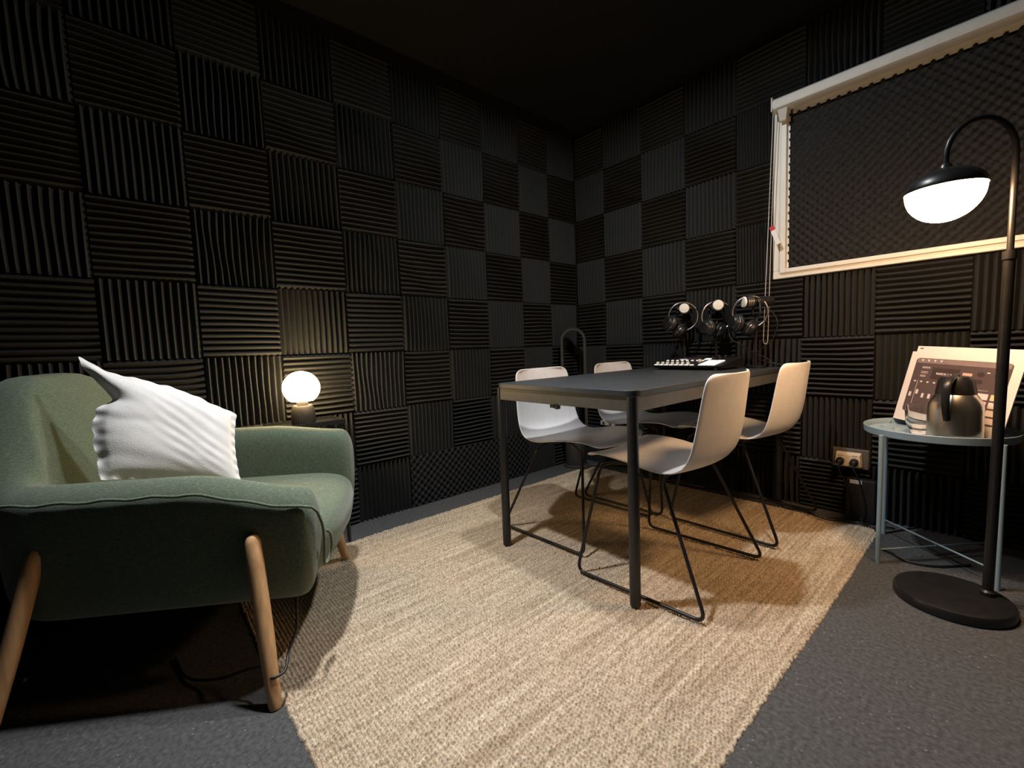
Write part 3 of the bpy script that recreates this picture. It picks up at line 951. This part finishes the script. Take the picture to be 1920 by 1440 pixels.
# ------------------------------------------------------------------ microphones and headphones
def make_mic():
    t = thing('desk_microphone', '', 'microphone')
    obj('stand_base', MB().lathe([(0.046, 0.0), (0.050, 0.003), (0.050, 0.010), (0.042, 0.014), (0.0, 0.014)], 40), M['black_metal'], t, smooth=35)
    obj('stand_pole', MB().lathe([(0.0065, 0.012), (0.0065, 0.240), (0.009, 0.242), (0.009, 0.265), (0.0, 0.266)], 16), M['black_metal'], t, smooth=35)
    h = bpy.data.objects.new('mic_body', MB().lathe([(0.012, 0.085), (0.022, 0.083), (0.0265, 0.070), (0.0285, 0.02), (0.0285, -0.030), (0.031, -0.032), (0.031, -0.060), (0.0, -0.060)], 28, (0, 0, 0), (0, 1, 0)).mesh('mic_body', M['black_plastic'], 40))
    COL.objects.link(h); h.parent = t; h.location = (0, 0, 0.348)
    obj('front_grille', MB().lathe([(0.027, 0.058), (0.0285, 0.061), (0.0285, 0.066), (0.0255, 0.070), (0.0, 0.073)], 28, (0, 0, 0), (0, -1, 0)), M['grille'], h, smooth=40)
    for q in (-0.051, -0.041, -0.031):
        obj('grille_slot', MB().lathe([(0.0312, q), (0.0322, q + 0.001), (0.0322, q + 0.0055), (0.0312, q + 0.0065)], 28, (0, 0, 0), (0, 1, 0)), M['mic_slot'], h, smooth=40)
    yk = round_path([(-0.038, 0, 0.348), (-0.038, 0, 0.272), (0.038, 0, 0.272), (0.038, 0, 0.348)], 0.016)
    obj('yoke', MB().tube(yk, 0.005, 8), M['black_metal'], t, smooth=True)
    for sx in (-1, 1):
        obj('pivot_knob', MB().lathe([(0.012, 0), (0.012, 0.012), (0, 0.013)], 16, (sx * 0.028, 0, 0.348), (sx, 0, 0)), M['black_plastic'], t, smooth=40)
    return t


mic0 = make_mic()
MG = 'desk microphones at the end of the table'
mics = [((0.916, -0.095, TZ + 0.0), -24 + 50, 0.0, 'black desk microphone standing behind the left part of the mixer'),
        ((1.106, -0.095, TZ), -8 + 40, 0.003, 'middle black desk microphone between the other two'),
        ((1.329, -0.128, TZ), -44, -0.010, 'black desk microphone nearest the window chain, side slots showing')]
for i, (p, rz, dz, lab) in enumerate(mics):
    m_ = mic0 if i == 0 else copy_tree(mic0)
    m_.location = p; m_.rotation_euler = (0, 0, math.radians(rz)); m_['label'] = lab; m_['group'] = MG


def make_headphones():
    t = thing('headphones', '', 'headphones')
    R0 = 0.083
    arc = [(R0 * math.sin(a), 0, 0.0 - R0 + R0 * math.cos(a)) for a in np.linspace(-2.6, 2.6, 40)]
    obj('headband', MB().tube(arc, 0.0050, 8), M['silver'], t, smooth=True)
    arc2 = [(0.98 * R0 * math.sin(a), 0.003, -R0 + 0.96 * R0 * math.cos(a)) for a in np.linspace(-1.35, 1.35, 24)]
    obj('band_padding', MB().tube(arc2, 0.008, 8), M['soft_black'], t, smooth=True)
    for s in (-1, 1):
        a = 2.6 * s
        c = (R0 * math.sin(a) * 1.05, 0.012 * s, -R0 + R0 * math.cos(a) - 0.006)
        ax = (-s * 0.80, 0.45, 0.20)
        o = obj('ear_cup', MB().lathe([(0.0, -0.026), (0.029, -0.024), (0.041, -0.012), (0.043, 0.0), (0.041, 0.004)], 28, c, ax), M['black_plastic'], t, smooth=40)
        obj('ear_cushion', MB().lathe([(0.041, 0.004), (0.047, 0.008), (0.048, 0.018), (0.041, 0.026), (0.027, 0.024), (0.024, 0.012)], 28, c, ax), M['soft_black'], o, smooth=True)
        obj('cup_ring', MB().lathe([(0.0432, -0.004), (0.0442, -0.002), (0.0442, 0.002), (0.0432, 0.003)], 28, c, ax), M['silver'], o, smooth=True)
    return t


hp0 = make_headphones()
HG = 'headphones hanging on the microphones'
for i, (p, rz, ry, lab) in enumerate([((0.972, -0.112, 1.104), 40, 38, 'black headphones with a thin silver band hanging on the left microphone'),
                                      ((1.135, -0.108, 1.108), 45, 14, 'black headphones hanging on the middle microphone'),
                                      ((1.338, -0.140, 1.108), 30, 24, 'black headphones with big ear cups hanging on the microphone beside the window chain')]):
    h_ = hp0 if i == 0 else copy_tree(hp0)
    h_.location = p; h_.rotation_euler = (0, math.radians(ry), math.radians(rz)); h_['label'] = lab; h_['group'] = HG

cab = [([(1.392, -0.15, 1.045), (1.422, -0.15, 1.01), (1.437, -0.15, 0.963), (1.423, -0.15, 0.902), (1.394, -0.15, 0.862), (1.356, -0.15, 0.833), (1.32, -0.14, 0.80), (1.26, -0.10, TZ + 0.004)],
        'black cable looping out from the headphones beside the window chain'),
       ([(1.255, -0.2, 0.969), (1.228, -0.2, 0.962), (1.22, -0.2, 0.935), (1.234, -0.2, 0.891), (1.269, -0.18, 0.867), (1.309, -0.13, 0.824), (1.361, -0.09, 0.79), (1.41, -0.07, TZ + 0.006)],
        'black cable hanging in a loop between the middle and window side microphones'),
       ([(1.30, -0.075, TZ + 0.004), (1.345, -0.10, 0.775), (1.385, -0.10, 0.765), (1.42, -0.10, 0.757), (1.452, -0.09, 0.738), (1.460, -0.06, 0.60), (1.47, -0.05, 0.3), (1.46, -0.06, 0.02)],
        'black cable bundle running off the table end by the mixer'),
       ([(1.085, -0.11, TZ + 0.004), (1.09, -0.105, 0.775), (1.108, -0.10, 0.788), (1.13, -0.10, 0.775), (1.145, -0.10, TZ + 0.004)],
        'small black cable arch behind the mixer pads')]
for pts, lab in cab:
    tag(obj('cable', MB().tube(smooth_path(pts, 6), 0.0026, 8), M['black_plastic'], None, smooth=True), lab, 'cable')
fcab = [([(1.43, -0.075, 0.016), (1.50, -0.115, 0.018), (1.60, -0.165, 0.018), (1.68, -0.185, 0.018), (1.76, -0.14, 0.018), (1.80, -0.13, 0.018), (1.90, -0.07, 0.006)], 'black cable lying along the far rug edge below the double socket'),
        ([(1.84, -0.16, 0.018), (1.87, -0.22, 0.006), (1.885, -0.34, 0.006), (1.93, -0.375, 0.006), (1.98, -0.42, 0.006), (2.06, -0.40, 0.006), (2.15, -0.30, 0.006)], 'black cable on the carpet under the round side table'),
        ([(0.215, -0.27, 0.02), (0.26, -0.22, 0.03), (0.30, -0.24, 0.04), (0.28, -0.30, 0.03), (0.24, -0.27, 0.02), (0.28, -0.20, 0.03), (0.34, -0.16, 0.02)], 'coiled cable on the floor beside the arched fan base')]
for pts, lab in fcab:
    tag(obj('cable', MB().tube(smooth_path(pts, 6), 0.0036, 8), M['black_plastic'], None, smooth=True), lab, 'cable')

# ------------------------------------------------------------------ round tray table by the window
rt = thing('tray_table', 'round blue grey metal tray table beside the floor lamp', 'table', (2.042, -0.312, 0.0))
TR_, ZT = 0.218, 0.500
obj('tray', MB().lathe([(0.0, ZT - 0.003), (TR_ - 0.004, ZT - 0.003), (TR_, ZT), (TR_ + 0.002, ZT + 0.024), (TR_ + 0.0005, ZT + 0.026), (TR_ - 0.001, ZT + 0.024), (TR_ - 0.004, ZT + 0.003), (TR_ - 0.008, ZT), (0.0, ZT)], 64), M['tray'], rt, smooth=35)
la_ = [math.radians(a) for a in (234.5, 320, 137, 49)]
lp = [(0.231 * math.cos(a), 0.231 * math.sin(a)) for a in la_]
for (x, y) in lp:
    obj('leg', MB().tube([(x, y, 0), (x, y, ZT + 0.005)], 0.0078, 12), M['tray'], rt, smooth=40)
    obj('bolt', MB().lathe([(0.005, 0), (0.005, 0.004), (0.0, 0.006)], 12, (x * 0.93, y * 0.93, ZT + 0.006), (-x, -y, 0)), M['chrome'], rt, smooth=40)
for a, b in ((0, 3), (1, 2)):
    z = 0.055 + 0.01 * a
    obj('cross_rod', MB().tube([(*lp[a], z), (*lp[b], z)], 0.0036, 8), M['tray'], rt, smooth=True)
for i, (x, y) in enumerate(((-0.165, 0.02), (-0.125, -0.005))):
    b_o = obj('loose_bolt', MB().lathe([(0.005, 0.0), (0.005, 0.008), (0.0, 0.0085)], 12), M['chrome'], None, smooth=40)
    b_o.location = (2.042 + x, -0.312 + y, ZT)
    tag(b_o, ['small chrome bolt head at the left rim of the round tray', 'small chrome bolt head on the round tray nearer the drinking glasses'][i], 'bolt', 'bolts on the round tray')

kt = thing('thermos_jug', 'brushed steel thermos jug with black lid and handle on the round tray', 'jug', (2.098, -0.438, ZT))
kt.scale = (1.05, 1.05, 1.05)
obj('jug_body', MB().lathe([(0.065, 0.0), (0.069, 0.003), (0.070, 0.02), (0.070, 0.105), (0.068, 0.125), (0.060, 0.146), (0.051, 0.160), (0.049, 0.163), (0.0, 0.163)], 48), M['steel'], kt, smooth=35)
obj('lid', MB().lathe([(0.051, 0.158), (0.051, 0.166), (0.048, 0.186), (0.045, 0.206), (0.036, 0.219), (0.018, 0.222), (0.0, 0.222)], 40), M['black_plastic'], kt, smooth=40)
dv = Vector((2.226 - 2.112, -2.634 + 0.437, 0)).normalized(); dv = (Matrix.Rotation(math.radians(-14), 3, 'Z') @ dv)
lat = Vector((-dv.y, dv.x, 0))
hpth = smooth_path([dv * 0.030 + Vector((0, 0, 0.218)), dv * 0.062 + Vector((0, 0, 0.212)), dv * 0.088 + Vector((0, 0, 0.192)), dv * 0.094 + Vector((0, 0, 0.150)), dv * 0.088 + Vector((0, 0, 0.110)), dv * 0.076 + Vector((0, 0, 0.078))], 5)
rows = []
for i, q in enumerate(hpth):
    q = Vector(q); tn = (Vector(hpth[min(i + 1, len(hpth) - 1)]) - Vector(hpth[max(i - 1, 0)])).normalized()
    nn = lat.cross(tn).normalized(); wd = 0.0125 - 0.004 * (i / len(hpth)) ** 2
    rows.append([q + lat * wd * math.cos(a) + nn * 0.006 * math.sin(a) for a in np.linspace(0, 2 * PI, 14, endpoint=False)])
mb = MB().grid(rows, close_v=True); mb.add(rows[0], [tuple(range(14))]); mb.add(rows[-1], [tuple(range(14))])
obj('handle', mb, M['black_plastic'], kt, smooth=50, merge=True)
sv = -dv
obj('spout', MB().lathe([(0.016, 0.0), (0.014, 0.020), (0.010, 0.026), (0.0, 0.026)], 16, sv * 0.034 + Vector((0, 0, 0.180)), sv + Vector((0, 0, 0.4))), M['black_plastic'], kt, smooth=40)
obj('thumb_lever', MB().box((-0.010, -0.016, 0.216), (0.010, 0.016, 0.227)), M['black_plastic'], kt, bevel=0.004)


def glass_prof(s=1.0):
    o_ = [(0.026, 0.0), (0.028, 0.002), (0.029, 0.012), (0.036, 0.030), (0.0405, 0.046), (0.0415, 0.072), (0.0425, 0.090)]
    i_ = [(0.0405, 0.090), (0.0395, 0.072), (0.0385, 0.047), (0.034, 0.032), (0.026, 0.018), (0.0, 0.016)]
    return [(r * s, z * s) for r, z in [(0.0, 0.0)] + o_ + i_]


g1 = obj('drinking_glass', MB().lathe(glass_prof(), 48), M['glass'], None, smooth=50); g1.location = (2.002, -0.350, ZT + 0.0005); g1.scale = (1.14, 1.14, 1.0)
tag(g1, 'lower of the two stacked clear drinking glasses left of the thermos', 'glass', 'stacked drinking glasses')
g2 = g1.copy(); COL.objects.link(g2); g2.location = (2.002, -0.350, ZT + 0.0225)
g2.scale = (1.06, 1.06, 0.98)
g2['label'] = 'upper of the two stacked clear drinking glasses left of the thermos'

# instruction boards leaning behind the jug
BL_ = Vector((1.893, -0.155, 0.526)); Wv = Vector((0.320, -0.265, -0.018)); Hv = Vector((0.045, 0.055, 0.30))
ex = Wv.normalized(); ey = (Hv - ex * Hv.dot(ex)).normalized(); ez = ex.cross(ey)
BW, BH = 0.345, 0.348
bd = thing('instruction_board', 'laminated sheet printed with a dark mixer diagram leaning behind the thermos', 'sign')
SXB, SYB = 1.19, 0.90
bd.matrix_world = Matrix(((ex.x * SXB, ey.x * SYB, ez.x, BL_.x), (ex.y * SXB, ey.y * SYB, ez.y, BL_.y), (ex.z * SXB, ey.z * SYB, ez.z, BL_.z), (0, 0, 0, 1)))
obj('sheet', MB().prism([(0, 0), (BW, 0), (BW, BH - 0.012), (0.0, BH - 0.022)], -0.002, 0.0), M['card_white'], bd)
PX0, PX1, PY0, PY1 = 0.052, 0.312, 0.045, 0.298


def flat(name, x0, y0, x1, y1, material, h=0.0004, z=0.0, r=0.0):
    hx, hy = (x1 - x0) / 2, (y1 - y0) / 2
    pts = rrect(hx, hy, r, 4) if r else [(-hx, -hy), (hx, -hy), (hx, hy), (-hx, hy)]
    o = obj(name, MB().prism([(x + (x0 + x1) / 2, y + (y0 + y1) / 2) for x, y in pts], z, z + h), material, bd)
    return o


flat('printed_diagram', PX0, PY0, PX1, PY1, M['card_print'], 0.0003, 0.0, 0.012)
flat('printed_strip', PX0 + 0.004, PY1 - 0.022, PX1 - 0.004, PY1 - 0.002, M['card_strip'], 0.0003, 0.0003)
flat('printed_screen', 0.110, 0.205, 0.188, 0.258, M['card_screen'], 0.0003, 0.0003)
flat('printed_record_button', 0.197, 0.216, 0.222, 0.246, M['card_red'], 0.0003, 0.0003)
for i in range(4):
    x = 0.072 + 0.019 * i
    mb_ = MB().prism([(x, PY1 - 0.016), (x + 0.004, PY1 - 0.006), (x - 0.004, PY1 - 0.006)], 0.0006, 0.0009)
    obj('printed_arrow', mb_, M['card_light'], bd)
for i in range(4):
    x = 0.066 + 0.020 * i
    mb_ = MB().lathe([(0.0036, 0.0003), (0.0036, 0.0006), (0, 0.0006)], 12, (x, 0.190, 0))
    obj('printed_button', mb_, M['card_light'], bd)
    flat('printed_fader', x - 0.0075, 0.117 + (0.014 if i == 1 else 0), x, 0.138 + (0.014 if i == 1 else 0), M['card_light'], 0.0003, 0.0003, 0.002)
flat('printed_line', 0.0745, 0.085, 0.0755, 0.195, M['card_light'], 0.0003, 0.0003)
flat('printed_line', 0.222, 0.1815, 0.272, 0.1825, M['card_light'], 0.0003, 0.0003)
for i in range(2):
    for j in range(4):
        mt = M[[['card_light', 'card_pink', 'card_light', 'card_light'], ['card_yellow', 'card_light', 'card_light', 'card_light']][i][j]]
        flat('printed_pad', 0.250 + 0.032 * i, 0.146 - 0.031 * j, 0.276 + 0.032 * i, 0.170 - 0.031 * j, mt, 0.0003, 0.0003, 0.002)
for x, y in ((0.243, 0.245), (0.243, 0.215), (0.285, 0.245)):
    obj('printed_knob', MB().lathe([(0.010, 0.0003), (0.010, 0.0006), (0, 0.0006)], 20, (x, y, 0)), M['card_screen'], bd)
flat('printed_mark', 0.257, 0.252, 0.264, 0.256, M['card_light'], 0.0003, 0.0003)
flat('printed_mark', 0.292, 0.236, 0.302, 0.240, M['card_light'], 0.0003, 0.0003)
for y in (0.236, 0.230, 0.219, 0.214):
    flat('printed_text_line', 0.077, y - 0.001, 0.098 if y > 0.22 else 0.094, y + 0.001, M['card_light'], 0.0003, 0.0003)


def lettering(txt, x, y, size, bold=0.0):
    cu = bpy.data.curves.new('lettering', 'FONT'); cu.body = txt; cu.size = size; cu.extrude = 0.0002; cu.offset = bold
    cu.materials.append(M['card_light'])
    t_ = bpy.data.objects.new('lettering_curve', cu); COL.objects.link(t_)
    me_ = bpy.data.meshes.new_from_object(t_.evaluated_get(bpy.context.evaluated_depsgraph_get()))
    bpy.data.objects.remove(t_)
    if not me_.materials: me_.materials.append(M['card_light'])
    o = bpy.data.objects.new('lettering', me_); COL.objects.link(o); o.parent = bd; o.location = (x, y, 0.0008)
    return o


lettering('R\u00d8DE', 0.077, 0.252, 0.0095, 0.0001)
lettering('R\u00d8DE', 0.124, 0.228, 0.0112, 0.00012)
lettering('CASTER', 0.1562, 0.228, 0.0104)
lettering('PRO', 0.174, 0.219, 0.0070)
lettering('REC', 0.2075, 0.2285, 0.0060)
o = obj('printed_dot', MB().lathe([(0.0022, 0.0006), (0.0022, 0.0009), (0, 0.0009)], 12, (0.2025, 0.2308, 0)), M['card_screen'], bd)
for o in bd.children:
    if o.name.startswith('sheet'): continue
    o.location.x = 0.024 + (o.location.x - 0.052) * 1.135
    o.scale = (1.135, 1.0 if not o.name.startswith('lettering') else 1.135, 1.0)
b2 = thing('backing_sheet', 'plain white laminated sheet standing directly behind the printed mixer sheet', 'sheet')
b2.matrix_world = bd.matrix_world @ Matrix.Translation((0.010, 0.012, -0.005))
obj('sheet', MB().prism([(0, 0), (BW - 0.012, 0), (BW - 0.012, BH - 0.006), (0.0, BH - 0.006)], -0.0015, 0.0), M['card_white'], b2)
obj('printed_mark', MB().prism([(0.010, BH - 0.020), (0.020, BH - 0.020), (0.022, BH - 0.014), (0.010, BH - 0.015)], 0.0, 0.0004), M['card_print'], b2)

# ------------------------------------------------------------------ floor lamp
fp0 = Vector((2.200, -0.600, 0.0))
lp0 = thing('floor_lamp', 'black arc floor lamp with lit dome shade standing beside the tray table', 'lamp', fp0)
obj('base', MB().lathe([(0.141, 0.0), (0.146, 0.004), (0.147, 0.022), (0.142, 0.031), (0.132, 0.034), (0.0, 0.034)], 64, (-0.078, -0.056, 0)), M['black_metal'], lp0, smooth=35)
obj('foot_collar', MB().lathe([(0.020, 0.034), (0.020, 0.046), (0.014, 0.052), (0.0, 0.052)], 24), M['black_metal'], lp0, smooth=35)
obj('lower_pole', MB().tube([(0, 0, 0.04), (0.010, 0.0, 1.115)], 0.0135, 16), M['black_metal'], lp0, smooth=40)
obj('pole_joint', MB().tube([(0.010, 0, 1.10), (0.0102, 0, 1.125)], 0.0165, 16), M['black_metal'], lp0, smooth=40)
HD = Vector((2.070, -0.700, 0.0)) - fp0
arc = [(0.0102, 0, 1.12), (0.012, 0, 1.36), (0.012, 0, 1.42)]
nA = 14
for k in range(1, nA + 1):
    a = PI * k / nA
    c = 0.5 - 0.5 * math.cos(a)
    arc.append((0.012 + (HD.x - 0.012) * c, HD.y * c, 1.42 + 0.105 * math.sin(a)))
arc.append((HD.x, HD.y, 1.392))
obj('arc_arm', MB().tube(arc, 0.0082, 12), M['black_metal'], lp0, smooth=40)
ZR = 1.323; RS = 0.096
dome = [(RS, 0.0), (RS + 0.001, 0.002)]
for k in range(1, 13):
    a = PI / 2 * k / 12
    dome.append((max(0.0, RS * math.cos(a)) if k < 12 else 0.0, 0.002 + 0.062 * math.sin(a)))
obj('dome_shade', MB().lathe([(RS - 0.003, 0.0)] + dome, 48, (HD.x, HD.y, ZR)), M['black_metal'], lp0, smooth=40)
obj('shade_cap', MB().lathe([(0.018, 0.058), (0.016, 0.072), (0.010, 0.080), (0, 0.080)], 20, (HD.x, HD.y, ZR)), M['black_metal'], lp0, smooth=40)
bowl = []
for k in range(0, 15):
    a = PI / 2 * k / 14
    bowl.append(((RS - 0.003) * math.cos(a) if k < 14 else 0.0, -0.001 - 0.094 * math.sin(a)))
obj('glass_bowl', MB().lathe([(0.0, 0.004)] + [(RS - 0.004, 0.003)] + bowl, 48, (HD.x, HD.y, ZR)), M['bowl_light'], lp0, smooth=40)
